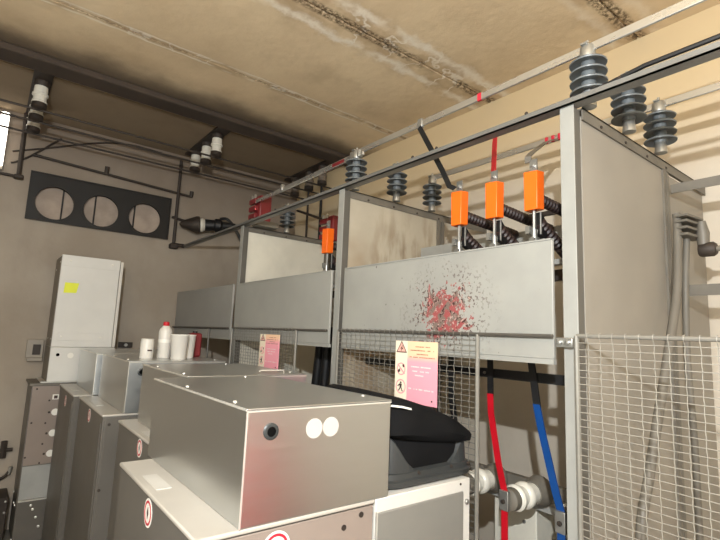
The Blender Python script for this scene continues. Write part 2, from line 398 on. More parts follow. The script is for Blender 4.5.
# warning signs (board with flat print)
def sign(y0, y1, z0, z1, label):
    t = thing('warning_sign', (1.44, y1, z0), label, 'sign', None)
    x = 1.455; wd, ht = y1-y0, z1-z0
    P = lambda u, v, d=0: (x-.004-d, y1-u*wd, z0+v*ht)     # u to the right as seen, v up
    def poly(pts, d=.0006, th=.0005):
        return [P(u, v, d) for u, v in pts]
    b = MB().box(x-.004, x, y0, y1, z0, z1).build('board', M['sign'], t)
    sx = wd/ht
    MB().prism(poly([(0, 0), (.3, 0), (.3, 1), (0, 1)], 0), (-.0006, 0, 0)).build('symbol_strip', M['sign_w'], b)
    def ring(cu, cv, r0, r1, m, nm):
        q = MB(); n = 28
        for k in range(n):
            a, c = 2*PI*k/n, 2*PI*(k+1)/n
            q.prism([P(cu+r1*math.cos(a)/sx, cv+r1*math.sin(a), .0007), P(cu+r1*math.cos(c)/sx, cv+r1*math.sin(c), .0007), P(cu+r0*math.cos(c)/sx, cv+r0*math.sin(c), .0007), P(cu+r0*math.cos(a)/sx, cv+r0*math.sin(a), .0007)], (-.0005, 0, 0))
        return q.build(nm, m, b)
    cu = .155
    # triangle with bolt
    def tri(s): return [(cu-.135*s, .885-.082*s), (cu+.135*s, .885-.082*s), (cu, .885+.115*s)]
    A, B = tri(1), tri(.8)
    q = MB()
    for k in range(3):
        k2 = (k+1) % 3; q.prism([P(*A[k], .0007), P(*A[k2], .0007), P(*B[k2], .0007), P(*B[k], .0007)], (-.0005, 0, 0))
    q.build('triangle_outline', M['ink'], b)
    MB().prism(poly(B, .0006), (-.0003, 0, 0)).build('triangle_fill', mat('salmon_print', (250, 190, 176), .5), b)
    MB().prism(poly([(cu+.03, .93), (cu-.035, .868), (cu+.002, .868), (cu-.02, .82), (cu+.045, .885), (cu+.008, .885)], .001), (-.0005, 0, 0)).build('lightning_bolt', M['ink'], b)
    # crossed-out hand and tool
    ring(cu, .53, .085, .105, M['pink_ink'], 'prohibition_ring')
    MB().prism(poly([(cu-.1, .60), (cu-.08, .615), (cu+.1, .46), (cu+.08, .445)], .0008), (-.0005, 0, 0)).build('prohibition_bar', M['pink_ink'], b)
    q = MB().prism(poly([(cu-.085, .505), (cu-.03, .535), (cu-.02, .49), (cu-.07, .46)], .0011), (-.0005, 0, 0))
    q.prism(poly([(cu+.03, .60), (cu+.075, .615), (cu+.085, .565), (cu+.05, .555)], .0011), (-.0005, 0, 0)); stuff(q.build('hand_symbol', M['ink'], b))
    # walking figure
    ring(cu, .24, .1, .12, M['pink_ink'], 'prohibition_ring')
    q = MB().prism([P(cu+.022*math.cos(a)/sx*1, .305+.016*math.sin(a), .0011) for a in [2*PI*k/10 for k in range(10)]], (-.0005, 0, 0))
    q.prism(poly([(cu-.03, .285), (cu+.03, .285), (cu+.02, .225), (cu-.02, .225)], .0011), (-.0005, 0, 0))
    q.prism(poly([(cu-.02, .225), (cu+.005, .225), (cu-.04, .165), (cu-.065, .165)], .0011), (-.0005, 0, 0))
    q.prism(poly([(cu, .225), (cu+.02, .225), (cu+.06, .16), (cu+.035, .16)], .0011), (-.0005, 0, 0))
    q.prism(poly([(cu-.03, .285), (cu-.02, .26), (cu-.075, .235), (cu-.08, .25)], .0011), (-.0005, 0, 0)); stuff(q.build('walking_figure', M['ink'], b))
    rnd = random.Random(3)
    def line(v, u0, u1, m_, h, nm):
        q = MB(); u = u0
        while u < u1:
            l = rnd.uniform(.012, .03)
            if rnd.random() < .16: u += .03; continue
            q.prism(poly([(u, v), (min(u+l, u1), v), (min(u+l, u1), v+h*rnd.uniform(.8, 1.05)), (u, v+h)], .0004), (-.0005, 0, 0)); u += l+.008
        stuff(q.build(nm, m_, b))
    for v, a, c in ((.905, .5, .84), (.845, .38, .93), (.785, .5, .8), (.735, .36, .95)): line(v, a, c, M['ink_b'], .016, 'print_line')
    for v, a, c in ((.575, .4, .86), (.505, .44, .82), (.44, .5, .72), (.22, .35, .93)): line(v, a, c, M['ink_l'], .022, 'print_line')
    MB().tube([(x-.006, y1-wd*.9, z0+.02), (x+.008, y1-wd*.9, z0+.02)], .004, 6).build('tie', M['ink'], t)
    return t
sign(1.335, 1.582, 1.38, 1.637, 'large faded pink warning sign tied to the mesh above the black bag')
sign(2.652, 2.912, 1.415, 1.637, 'faded pink warning sign on the far mesh door behind the steel boxes')

# ------------------------------------------------------------------ post insulators on the dividers
def make_insulator(loc, label):
    t = thing('post_insulator', loc, label, 'insulator', 'post insulators on the cell dividers')
    x, y, z = loc
    MB().lathe(loc, (0, 0, 1), [(0, .024), (.004, .024), (.045, .02), (.05, .018)], 16).build('base', M['zinc'], t)
    prof = [(.045, .02)]
    for i in range(4):
        h = .056+i*.036
        prof += [(h+.002, .024), (h-.004, .05), (h-.006, .0605), (h-.002, .062), (h+.003, .057), (h+.011, .03), (h+.014, .023)]
    prof += [(.186, .022)]
    MB().lathe(loc, (0, 0, 1), prof, 24).build('sheds', M['rubber'], t)
    MB().lathe(loc, (0, 0, 1), [(.183, .026), (.188, .027), (.222, .026), (.228, .022)], 16).build('cap', M['zinc'], t)
    q = MB().lathe((x, y, z+.226), (0, 0, 1), [(0, .011), (.01, .011), (.011, .006), (.024, .006)], 8); q.box(x-.03, x+.018, y-.012, y+.012, z+.226, z+.232); stuff(q.build('clamp', M['zinc'], t))
    return t
ins0 = make_insulator((1.565, .752, 2.469), 'largest post insulator, under the front busbar above the tall near post')
ins0_locs = [((1.865, .745), 'middle post insulator of three on the plain near divider, just right of the angle rail'),
  ((2.17, .745), 'rear post insulator of three on the near divider, closest to the beige right wall'),
  ((1.565, 2.085), 'post insulator at the busbar joint above the front corner of the soot-stained divider'),
  ((1.88, 2.085), 'middle post insulator of three on the soot-stained divider, below the angle rail'),
  ((2.19, 2.085), 'rear post insulator of three on the soot-stained divider, just left of the first orange cover'),
  ((1.87, 3.41), 'small distant post insulator on the pale divider, left of the single orange cover')]
for (x, y), lb in ins0_locs: clone(ins0, (x, y, 2.469), lb)

# busbars
def busbar(name, pts, label, h=.032, tck=.01, m='alu'):
    t = thing(name, pts[0], label, 'busbar')
    q = MB()
    for a, b in zip(pts, pts[1:]): q.bar(a, b, h, tck)
    q.build('bar', M[m], t, bevel=.003); return t
b1 = busbar('busbar', [(1.565, -.6, 2.69), (1.565, 2.06, 2.69)], 'front aluminium busbar running along under the ceiling, with a red mark')
MB().bar((1.565, 1.21, 2.69), (1.565, 1.23, 2.69), .033, .012).build('red_mark', M['red_ink'], b1)
b1b = busbar('busbar', [(1.565, 2.02, 2.675), (1.565, 3.38, 2.66)], 'dull far length of front busbar running from the joint to the red epoxy block', .03, .014)
MB().bar((1.565, 2.2, 2.673), (1.565, 2.32, 2.671), .02, .016).build('red_mark', M['red_box'], b1b)
for y in (2.06, 2.12, 2.95): MB().box(1.55, 1.58, y-.012, y+.012, 2.655, 2.7).build('clamp', M['zinc'], b1b, bevel=.003)
busbar('busbar', [(1.865, -.6, 2.69), (1.88, 2.08, 2.69)], 'middle aluminium busbar, mostly hidden behind the angle rail')
b3 = busbar('busbar', [(2.17, -.6, 2.69), (2.19, 2.08, 2.69)], 'rear aluminium busbar closest to the beige right wall, with small red marks')
for y in (1.2, 1.235, 1.27): MB().bar((2.178, y-.007, 2.69), (2.178, y+.007, 2.69), .033, .013).build('red_mark', M['red_ink'], b3)

# straps from the busbars to the orange covers
def ribbon(name, segs, wd, wdt, label, cat='strap', th=.005):
    t = thing(name, segs[0][0][0], label, cat)
    for pts, nm, m in segs: MB().strap(pts, wd, wdt, th).build(nm, M[m], t)
    return t
q = ribbon('connection_strap', [([(1.555, 1.575, 2.67), (1.56, 1.56, 2.64), (1.6, 1.46, 2.43), (1.61, 1.425, 2.35), (1.62, 1.4, 2.335)], 'band', 'black')], (0, .9, -.46), .026, 'black flat strap slanting from the front busbar down to the left orange cover')
MB().box(1.555, 1.575, 1.56, 1.59, 2.668, 2.714).build('clamp', M['zinc'], q, bevel=.003)
q = ribbon('connection_strap', [([(1.865, 1.355, 2.68), (1.82, 1.33, 2.6), (1.68, 1.235, 2.36)], 'band', 'red'), ], (.25, .95, -.35), .032, 'red flat strap dropping from behind the angle rail to the middle orange cover')
q = ribbon('connection_strap', [([(2.17, 1.215, 2.68), (2.0, 1.17, 2.6), (1.7, 1.06, 2.43), (1.65, 1.045, 2.395), (1.65, 1.045, 2.37)], 'band', 'frame_d')], (.2, -.95, 0), .026, 'bare grey strap bending down from the rear busbar to the right orange cover')

# disconnector poles with orange covers
def make_pole(loc, label):
    t = thing('switch_pole', loc, label, 'switch pole', 'orange covered switch poles'); x, y, z = loc
    a, b = .026, .03
    vs = []
    for k, (zz, s) in enumerate(((0, .96), (.155, 1))): vs += [(x-a*s, y-b*s, z+zz), (x+a*s, y-b*s, z+zz+(.006 if k else .004)), (x+a*s, y+b*s, z+zz+(.01 if k else 0)), (x-a*s, y+b*s, z+zz+(.004 if k else 0))]
    c = MB().add(vs, [(3, 2, 1, 0), (4, 5, 6, 7), (0, 1, 5, 4), (1, 2, 6, 5), (2, 3, 7, 6), (3, 0, 4, 7)]); c.build('orange_cover', M['orange'], t, bevel=.003)
    q = MB().box(x-.004, x+.002, y-.016, y+.016, z+.15, z+.212); q.build('tab', M['zinc'], t)
    MB().lathe((x-.004, y, z+.185), (-1, 0, 0), [(0, .01), (.006, .01), (.007, .005), (.012, .005)], 8).build('bolt', M['zinc'], t)
    MB().tube([(x, y, z), (x, y, z-.12)], .007, 8).tube([(x+.03, y-.01, z), (x+.03, y-.01, z-.09)], .004, 6).build('rod', M['zinc'], t)
    q = MB().lathe((x, y, z-.075), (0, 0, -1), [(0, .012), (.03, .012), (.032, .018), (.05, .018)], 10).box(x-.02, x+.03, y-.012, y+.012, z-.125, z-.11).box(x-.016, x+.02, y+.012, y+.03, z-.09, z-.06)
    stuff(q.build('contact_clamp', M['zinc'], t))
    def ribs(p0, d, L, r):
        n = int(L/.022); pr = []
        for i in range(n):
            h = L*i/n; pr += [(h, r*.72), (h+L/n*.3, r), (h+L/n*.6, r), (h+L/n*.9, r*.72)]
        return MB().lathe(p0, d, pr, 14)
    ribs((x+.02, y, z+.055), (1, 0, -.06), .42, .024).build('upper_insulator', M['ribbed'], t)
    ribs((x+.035, y, z-.04), (1, 0, -.5), .32, .025).build('lower_insulator', M['ribbed'], t)
    MB().prism([(x+.03, y-.012, z-.0), (x+.1, y-.012, z-.06), (x+.06, y-.012, z-.1), (x+.03, y-.012, z-.09)], (0, .024, 0)).build('lever', M['black'], t)
    return t
p0 = make_pole((1.65, 1.397, 2.165), 'left one of the three orange covered switch poles, hung from the black strap')
clone(p0, (1.65, 1.206, 2.165), 'middle one of the three orange covered switch poles, hung from the red strap')
clone(p0, (1.65, 1.02, 2.165), 'right one of the three orange covered switch poles, next to the tall near post')
clone(p0, (1.65, 2.465, 2.157), 'single orange covered switch pole in the second cell, left of the soot-stained divider')
t = thing('disconnector_frame', (2.05, 1.4, 2.0), 'grey bars carrying the ribbed insulators behind the three orange covers', 'frame')
MB().bar((1.86, .79, 1.99), (1.86, 2.08, 1.99), .022, .04).build('bar', M['frame'], t)
MB().bar((2.03, .79, 1.96), (2.03, 2.08, 1.96), .05, .03).build('bar', M['dark'], t)
MB().box(1.84, 1.87, 1.29, 1.34, 2.01, 2.1).build('plate', M['zinc'], t)
MB().bar((2.0, .79, 2.25), (2.0, 1.3, 2.25), .02, .02).build('shaft', M['dark'], t)
t0 = t; clone(t, (2.05, 2.735, 1.99), 'grey bars carrying the single orange covered pole in the second cell')
MB().bar((2.105, .79, 2.18), (2.105, 2.08, 2.18), .06, .02).build('bar', M['frame'], t0)
tag(MB().bar((2.05, 2.13, 2.34), (2.05, 3.03, 2.34), .03, .05).build('cross_rail', M['frame_d'], None, (2.05, 2.8, 2.34)), 'grey rail under the dark red block behind the single orange cover', 'rail')

# ------------------------------------------------------------------ lower part of the near cell
t = thing('cross_rail', (1.7, .8, 1.52), 'black flat rail crossing the near cell below the flaked panel', 'rail')
MB().bar((1.705, .8, 1.518), (1.705, 2.1, 1.518), .038, .008).build('bar', M['black'], t)
for y in (1.29, 1.265): MB().lathe((1.7, y, 1.518), (-1, 0, 0), [(0, .006), (.005, .006)], 8).build('bolt', M['zinc'], t)
ribbon('cable_strap', [([(1.69, 1.256, 1.6), (1.69, 1.254, 1.425)], 'black_band', 'black'), ([(1.688, 1.254, 1.435), (1.688, 1.25, 1.36), (1.69, 1.215, 1.17), (1.695, 1.19, 1.065)], 'band', 'red'), ([(1.688, 1.185, 1.0), (1.69, 1.18, .01)], 'band', 'red')], (0, 1, 0), .028, 'red strap hanging under the flaked panel, clamped to a white insulator')
ribbon('cable_strap', [([(1.69, 1.067, 1.6), (1.69, 1.04, 1.41)], 'black_band', 'black'), ([(1.688, 1.042, 1.42), (1.688, 1.025, 1.34), (1.69, .97, 1.12), (1.695, .953, 1.055)], 'band', 'blue'), ([(1.688, .95, .99), (1.69, .945, .01)], 'band', 'blue')], (0, 1, 0), .03, 'blue strap hanging beside the tall near post')
ribbon('cable_strap', [([(1.69, 1.468, 1.6), (1.69, 1.464, 1.4), (1.69, 1.43, 1.2), (1.69, 1.41, 1.06)], 'band', 'black')], (0, 1, 0), .034, 'black strap hanging behind the mesh and the large sign')
def make_support(loc, label):
    t = thing('support_insulator', loc, label, 'insulator', 'white support insulators at the cable straps'); x, y, z = loc
    MB().lathe((x+.26, y, z), (-1, 0, 0), [(0, .06), (.012, .064), (.02, .062), (.05, .052), (.07, .046)], 24).build('flange', M['frame_d'], t)
    MB().lathe((x+.2, y, z), (-1, 0, 0), [(0, .04), (.03, .041), (.05, .04), (.056, .052), (.07, .054), (.08, .05), (.086, .04), (.11, .038), (.118, .05), (.13, .052), (.14, .046), (.145, .034), (.15, .03)], 24).build('porcelain', M['porcelain'], t)
    MB().lathe((x+.06, y, z), (-1, 0, 0), [(0, .04), (.006, .044), (.035, .042), (.042, .03)], 20).build('cap', M['frame_d'], t)
    MB().box(x-.008, x+.006, y-.02, y+.02, z-.035, z+.04).build('clamp_plate', M['zinc'], t, bevel=.003)
    MB().lathe((x-.008, y, z), (-1, 0, 0), [(0, .009), (.006, .009), (.007, .005), (.012, .005)], 8).build('bolt', M['dark'], t)
    return t
s0 = make_support((1.69, 1.186, 1.03), 'white support insulator clamping the red strap')
clone(s0, (1.69, .952, 1.022), 'white support insulator clamping the blue strap, half hidden by the near post')
clone(s0, (1.69, 1.41, 1.03), 'white support insulator half hidden behind the mesh door edge and white cabinet')
t = thing('insulator_rail', (1.97, .8, 1.0), 'grey rail carrying the white support insulators in the near cell', 'rail')
MB().bar((1.965, .79, 1.035), (1.965, 2.1, 1.035), .05, .03).build('bar', M['frame_d'], t)
MB().bar((1.99, .79, .955), (1.99, 2.1, .955), .03, .05).build('bar', M['frame'], t)
t = thing('cable_box', (2.1, 1.33, 0), 'pale sheet metal box standing below the white support insulators', 'box')
MB().box(2.0, 2.3, 1.24, 1.46, 0, .945).build('body', M['sheet_w'], t, bevel=.004)
for y, z in ((1.4, .86), (1.3, .86)): MB().lathe((2.0, y, z), (-1, 0, 0), [(0, .008), (.005, .008)], 8).build('screw', M['zinc'], t)
tag(MB().tube([(1.75, 2.55, 1.7), (1.75, 2.56, 1.5), (1.76, 2.6, 1.2), (1.78, 2.62, .4)], .03, 10).build('black_cable', M['black'], None, (1.75, 2.55, .4)), 'thick black cable in the dark second cell behind its open rod, right one of two', 'cable')
tag(MB().tube([(1.75, 2.63, 1.7), (1.75, 2.65, 1.5), (1.76, 2.7, 1.2), (1.78, 2.72, .4)], .03, 10).build('black_cable', M['black'], None, (1.75, 2.63, .4)), 'thick black cable in the dark second cell behind its open rod, left one of two', 'cable')

# conduits and clamps at the right, on the near divider
t = thing('conduit_pair', (2.237, .71, .0), 'two pale conduits hanging down the near divider behind the wire mesh', 'conduit')
def smooth_pts(p, k=4):
    p = [Vector(a) for a in p]; o = []
    for i in range(len(p)-1):
        a, b, c, d = p[max(i-1, 0)], p[i], p[i+1], p[min(i+2, len(p)-1)]
        for j in range(k):
            s = j/k; o.append(.5*((2*b)+(c-a)*s+(2*a-5*b+4*c-d)*s*s+(3*b-a-3*c+d)*s**3))
    return o+[p[-1]]
MB().tube(smooth_pts([(2.245, .725, 2.215), (2.235, .72, 2.16), (2.165, .71, 1.883), (2.05, .71, 1.645), (1.92, .71, 1.4), (1.822, .71, 1.21), (1.74, .71, 1.03), (1.7, .72, .5), (1.7, .72, .02)]), .0165, 10).build('conduit', M['hose'], t)
MB().tube(smooth_pts([(2.29, .7, 2.2), (2.285, .705, 2.1), (2.26, .71, 1.9), (2.27, .72, 1.6), (2.3, .72, 1.28), (2.3, .72, .9), (2.3, .72, .02)]), .013, 10).build('conduit', M['hose'], t)
for dz in (0, .028, .056, .08):
    MB().bar((2.212, .7, 2.12+dz), (2.33, .675, 2.112+dz), .011, .05).build('clamp', M['hose'], t, bevel=.003)
t = thing('valve_joint', (2.3, .66, 2.05), 'dark pipe joint beside the conduit clamps with a pipe running right', 'pipe joint')
MB().lathe((2.3, .665, 2.06), (0, -1, 0), [(0, .026), (.01, .03), (.05, .03), (.06, .022)], 14).build('body', M['dark'], t)
MB().tube([(2.3, .65, 2.05), (2.3, .65, 2.13), (2.29, .65, 2.18)], [.02, .024, .014], 12).build('elbow', M['frame_d'], t)
MB().tube([(2.3, .66, 2.06), (2.3, -.6, 2.06)], .012, 10).build('pipe', M['frame_d'], t)
t = thing('wall_bracket', (2.3, .6, 1.88), 'two flat grey arms reaching right from the upright of the near divider', 'bracket')
MB().bar((2.305, .76, 2.345), (2.305, -.6, 2.345), .04, .006).build('arm', M['frame_d'], t)
MB().bar((2.305, .765, 1.895), (2.305, -.6, 1.895), .046, .006).build('arm', M['frame_d'], t)

# ------------------------------------------------------------------ steel boxes and cabinets
def steel_box(x0, x1, y0, y1, z0, z1, label, hole=True, dots=False, bolts=True):
    t = thing('steel_box', ((x0+x1)/2, (y0+y1)/2, z0), label, 'steel box', 'galvanised boxes on the cabinets')
    MB().box(x0, x1, y0, y1, z0, z1-.004).build('body', M['steel'], t, bevel=.002)
    lid = MB().box(x0-.002, x1+.002, y0-.002, y1+.002, z1-.004, z1).build('lid', M['steel_top'], t, bevel=.001)
    MB().box(x0-.003, x0-.001, y0, y1, z1-.006, z1+.0005).box(x0-.001, x1, y0-.0035, y0-.002, z1-.009, z1-.005).build('lid_edge', M['edge'], t)
    MB().box(x0-.001, x0+.003, y0-.0015, y0+.002, z0, z1-.006).build('corner_edge', M['edge'], t)
    if bolts:
        for x, y in ((x0+.02, y0+.12), (x0+.02, y0+.5), (x1-.03, y0+.1), (x1-.12, y1-.03)):
            MB().lathe((x, y, z1), (0, 0, 1), [(0, .006), (.002, .006), (.004, .004)], 8).build('bolt', M['edge'], lid)
    if hole:
        hx, hz = x0+.068, z0+.22
        gr = MB().lathe((hx, y0+.001, hz), (0, -1, 0), [(0, .021), (.004, .021), (.006, .018), (.006, .0125), (.002, .012)], 24); gr = gr.build('grommet', M['tray'], t)
        MB().lathe((hx, y0-.0045, hz), (0, -1, 0), [(0, .0145), (.0002, .0145)], 20).build('hole', M['hole'], gr)
    if dots:
        for dx in (.198, .252):
            MB().lathe((x0+dx, y0, z0+.217), (0, -1, 0), [(0, .026), (.0008, .026)], 28).build('round_sticker', M['sticker_p'], t)
    return t
def ring_sticker(p, axis, r, parent):
    a = Vector(axis); x = a.orthogonal().normalized(); y = a.cross(x); p = Vector(p)
    st = MB().lathe(p, a, [(0, r*1.18), (.0008, r*1.18)], 24).build('sticker', M['plate'], parent)
    q = MB(); n = 24
    for k in range(n):
        A, B = 2*PI*k/n, 2*PI*(k+1)/n
        c = lambda an, rr: p+a*.001+(x*math.cos(an)+y*math.sin(an))*rr
        q.prism([c(A, r), c(B, r), c(B, r*.8), c(A, r*.8)], a*.0006)
    q.build('sticker_ring', M['red_ink'], st)
    z = Vector((0, 0, 1)); s = a.cross(z)
    q = MB().prism([p+a*.001+z*r*.5, p+a*.001+z*r*.05+s*r*.25, p+a*.001-z*r*.5, p+a*.001-z*r*.05-s*r*.22], a*.0006)
    q.build('sticker_mark', M['ink'], st)
def cabinet(x0, x1, y0, y1, z1, label, stick=None, plate=None, front='cab_face', dots=()):
    t = thing('switch_cabinet', ((x0+x1)/2, (y0+y1)/2, 0), label, 'cabinet', 'low grey cabinets carrying the steel boxes')
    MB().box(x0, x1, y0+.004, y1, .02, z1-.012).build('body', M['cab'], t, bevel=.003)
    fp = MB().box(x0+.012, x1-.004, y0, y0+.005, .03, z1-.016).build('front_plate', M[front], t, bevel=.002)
    tpl = MB().box(x0-.006, x1, y0-.004, y1, z1-.012, z1).build('top_plate', M['cab_top_lit'], t, bevel=.004)
    MB().box(x0-.004, x0, y0+.03, y0+.045, .05, z1-.05).build('edge_trim', M['cab'], t)
    if stick: ring_sticker((x0-.0005, stick[0], stick[1]), (-1, 0, 0), .033, t)
    if plate: MB().box(x0+.018, x0+.062, plate[0], plate[1], z1, z1+.0015).build('name_plate', M['name_pl'], tpl)
    for x, z in dots: MB().lathe((x, y0, z), (0, -1, 0), [(0, .008), (.002, .008), (.002, .004)], 10).build('plug', M['dark'], fp)
    return t
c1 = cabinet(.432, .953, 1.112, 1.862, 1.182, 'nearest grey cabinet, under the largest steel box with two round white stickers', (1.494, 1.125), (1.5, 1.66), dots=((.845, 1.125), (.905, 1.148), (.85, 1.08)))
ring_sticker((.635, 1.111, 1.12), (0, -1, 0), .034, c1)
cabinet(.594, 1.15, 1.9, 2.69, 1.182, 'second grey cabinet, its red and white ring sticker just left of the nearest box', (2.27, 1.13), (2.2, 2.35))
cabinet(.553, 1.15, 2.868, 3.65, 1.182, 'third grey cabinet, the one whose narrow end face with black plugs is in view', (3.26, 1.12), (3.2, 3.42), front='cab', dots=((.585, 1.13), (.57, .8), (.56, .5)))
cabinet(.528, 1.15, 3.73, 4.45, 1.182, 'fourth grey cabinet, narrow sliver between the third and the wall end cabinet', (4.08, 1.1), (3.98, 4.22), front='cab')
B1 = steel_box(.531, 1.002, 1.108, 1.913, 1.183, 1.462, 'largest nearest steel box, with a black hole and two round white stickers', dots=True)
steel_box(.662, 1.21, 1.93, 2.62, 1.183, 1.464, 'second steel box, mostly hidden behind the nearest one')
steel_box(.65, 1.2, 2.86, 3.6, 1.183, 1.463, 'third steel box, with the white bottle and beakers standing on it')
steel_box(.63, 1.2, 3.69, 4.4, 1.183, 1.46, 'fourth steel box, small one just right of the pale tall box')
tag(MB().tube([(1.0, 1.99, 1.475), (1.01, 2.0, 1.478), (1.12, 1.99, 1.478), (1.125, 1.99, 1.466)], .0035, 8).build('bent_wire', M['edge'], None, (1.0, 1.99, 1.464)), 'thin bent steel wire handle lying on the second steel box', 'handle')

# white topped low cabinet under the bag
t = thing('low_cabinet', (1.17, 1.35, 0), 'low white framed cabinet with grey front under the black bag', 'cabinet')
MB().box(.958, 1.385, 1.112, 1.86, .02, 1.18).build('carcass', M['white'], t, bevel=.003)
MB().box(.962, 1.345, 1.105, 1.114, .05, 1.142).build('front_door', M['grey_panel'], t, bevel=.003)
MB().box(.958, .9615, 1.104, 1.112, .05, 1.145).build('door_edge', M['edge'], t)
MB().lathe((1.366, 1.112, 1.105), (0, -1, 0), [(0, .009), (.005, .009), (.008, .006)], 10).build('lock', M['zinc'], t)
MB().lathe((1.335, 1.112, 1.166), (0, -1, 0), [(0, .004), (.002, .004)], 8).build('rivet', M['dark'], t)

# end cabinet by the back wall, flat box and tall box on it
t = thing('end_cabinet', (.6, 4.68, 0), 'tall narrow cabinet at the back wall with white round seals on its face', 'cabinet')
MB().box(.345, 1.0, 4.484, 4.88, .02, 1.17).build('body', M['cab'], t, bevel=.003)
MB().box(.352, .99, 4.478, 4.486, .58, 1.165).build('face_plate', M['cab_face'], t)
MB().box(.352, .99, 4.474, 4.486, .335, .575).build('lower_sheet', M['dull_panel'], t)
MB().box(.352, .99, 4.468, 4.486, .03, .325).build('kick_plate', M['cab'], t)
MB().box(.352, .99, 4.466, 4.486, .322, .332).build('ledge', M['edge'], t)
MB().box(.33, 1.0, 4.476, 4.88, 1.17, 1.187).build('top_plate', M['frame_d'], t)
for z in (.965, .807, .655):
    MB().lathe((.518, 4.479, z), (0, -1, 0), [(0, .026), (.002, .026)], 16).build('seal', M['plate'], t)
    MB().lathe((.478, 4.479, z), (0, -1, 0), [(0, .009), (.008, .007)], 8).build('screw', M['dark'], t)
for x, z in ((.38, 1.145), (.372, .892), (.462, .885), (.47, 1.055), (.36, .64), (.46, .73), (.455, .59)):
    MB().lathe((x, 4.479, z), (0, -1, 0), [(0, .007), (.003, .007)], 8).build('plug', M['dark'], t)
MB().box(.488, .53, 4.474, 4.48, 1.062, 1.1).build('label', M['plate'], t)
MB().box(.498, .522, 4.472, 4.475, 1.068, 1.092).build('label_mark', M['ink'], t)
for x, z in ((.435, .29), (.45, .26), (.475, .2), (.5, .13)):
    MB().lathe((x, 4.468, z), (0, -1, 0), [(0, .009), (.004, .009), (.006, .005)], 8).build('bolt', M['edge'], t)
for y, z in ((4.52, .05), (4.6, .27), (4.7, .26), (4.82, .31)):
    MB().lathe((.345, y, z), (-1, 0, 0), [(0, .009), (.004, .009), (.006, .005)], 8).build('bolt', M['edge'], t)
t = thing('flat_box', (.66, 4.68, 1.187), 'pale lower box with a black hole, right under the pale tall box', 'box')
MB().box(.437, .9, 4.5, 4.88, 1.195, 1.465).build('body', M['tall'], t, bevel=.003)
MB().box(.434, .437, 4.51, 4.88, 1.195, 1.465).build('shaded_side_sheet', M['tall_shade'], t)  # thin dark sheet paints the shade on the left side
MB().box(.40, .9, 4.52, 4.88, 1.187, 1.195).build('base_strip', M['edge'], t)
MB().lathe((.49, 4.5, 1.405), (0, -1, 0), [(0, .013), (.001, .013)], 14).build('hole', M['hole'], t)
MB().lathe((.578, 4.5, 1.4), (0, -1, 0), [(0, .022), (.001, .022)], 20).build('round_sticker', M['plate'], t)
t = thing('tall_box', (.66, 4.68, 1.465), 'pale grey tall box with a yellow note, standing against the back wall', 'box')
MB().box(.437, .868, 4.5, 4.87, 1.468, 2.21).build('body', M['tall'], t, bevel=.003)
MB().box(.433, .437, 4.512, 4.86, 1.468, 2.2).build('shaded_side_sheet', M['tall_shade'], t)
MB().box(.872, .895, 4.498, 4.86, 1.47, 2.2).build('side_flange', M['white'], t, bevel=.002)
MB().box(.437, .868, 4.497, 4.501, 1.468, 1.51).build('face_fold', M['tall'], t, bevel=.001); MB().box(.437, .868, 4.4975, 4.501, 2.12, 2.21).build('face_fold', M['tall'], t, bevel=.001)
MB().box(.47, .8, 4.496, 4.5, 1.52, 1.58).build('lower_plate', M['tall'], t, bevel=.002)
for x, z in ((.5, 2.165), (.81, 2.165), (.495, 1.55), (.775, 1.55)): MB().lathe((x, 4.4975, z), (0, -1, 0), [(0, .008), (.004, .008), (.006, .005)], 10).build('screw', M['edge'], t)
for y, z in ((4.53, 2.15), (4.75, 2.1), (4.53, 1.53), (4.75, 1.53)): MB().lathe((.433, y, z), (-1, 0, 0), [(0, .006), (.003, .006)], 8).build('screw', M['edge'], t)
MB().prism([(.475, 4.4995, 1.9), (.565, 4.4995, 1.905), (.577, 4.496, 1.985), (.478, 4.4995, 1.985)], (0, -.001, 0)).build('yellow_note', M['yellow'], t)

# small things standing on the steel boxes
def solo(mb, name, m, org, label, cat, **k): return tag(mb.build(name, M[m], None, org, **k), label, cat)
def at(x, y): return (x, y, 1.464)
t = thing('spray_bottle', at(.905, 3.13), 'white spray can with a red cap on the third steel box', 'bottle')
MB().lathe(at(.905, 3.13), (0, 0, 1), [(0, .036), (.006, .039), (.165, .039), (.18, .034), (.2, .018)], 24).build('body', M['white'], t)
MB().lathe((.905, 3.13, 1.664), (0, 0, 1), [(0, .017), (.003, .019), (.022, .018), (.026, .012)], 16).build('red_cap', M['red'], t)
MB().lathe((.905, 3.13, 1.56), (0, 0, 1), [(0, .0395), (.02, .0395)], 24).build('label_band', M['plate'], t)
t = thing('white_tin', at(.79, 3.08), 'short white tin with a small dark mark, left of the spray can', 'tin')
MB().lathe(at(.79, 3.08), (0, 0, 1), [(0, .036), (.004, .038), (.1, .038), (.104, .036), (.116, .036), (.118, .033)], 24).build('body', M['white'], t)
MB().box(0.785, .81, 3.038, 3.044, 1.51, 1.518).build('mark', M['ink'], t)
for x, y, lb in ((.955, 3.0, 'left one of two white plastic beakers beside the spray can'), (1.05, 3.13, 'right one of two white plastic beakers, in front of the red canister')):
    t = thing('plastic_beaker', at(x, y), lb, 'beaker', 'white beakers on the third steel box')
    r = .052 if x < 1 else .046
    MB().lathe(at(x, y), (0, 0, 1), [(0, r*.8), (.004, r*.84), (.14, r), (.144, r*1.06), (.148, r*1.06), (.148, r*.96), (.02, r*.8)], 28).build('cup', M['white'], t)
    MB().lathe((x, y, 1.61), (0, 0, 1), [(0, r*1.07), (.004, r*1.07)], 28).build('rim', M['plate'], t)
t = thing('red_canister', at(1.155, 3.3), 'dark red canister standing behind the white beakers', 'canister')
MB().box(1.115, 1.19, 3.26, 3.34, 1.464, 1.625).build('body', M['red_box'], t, bevel=.012)
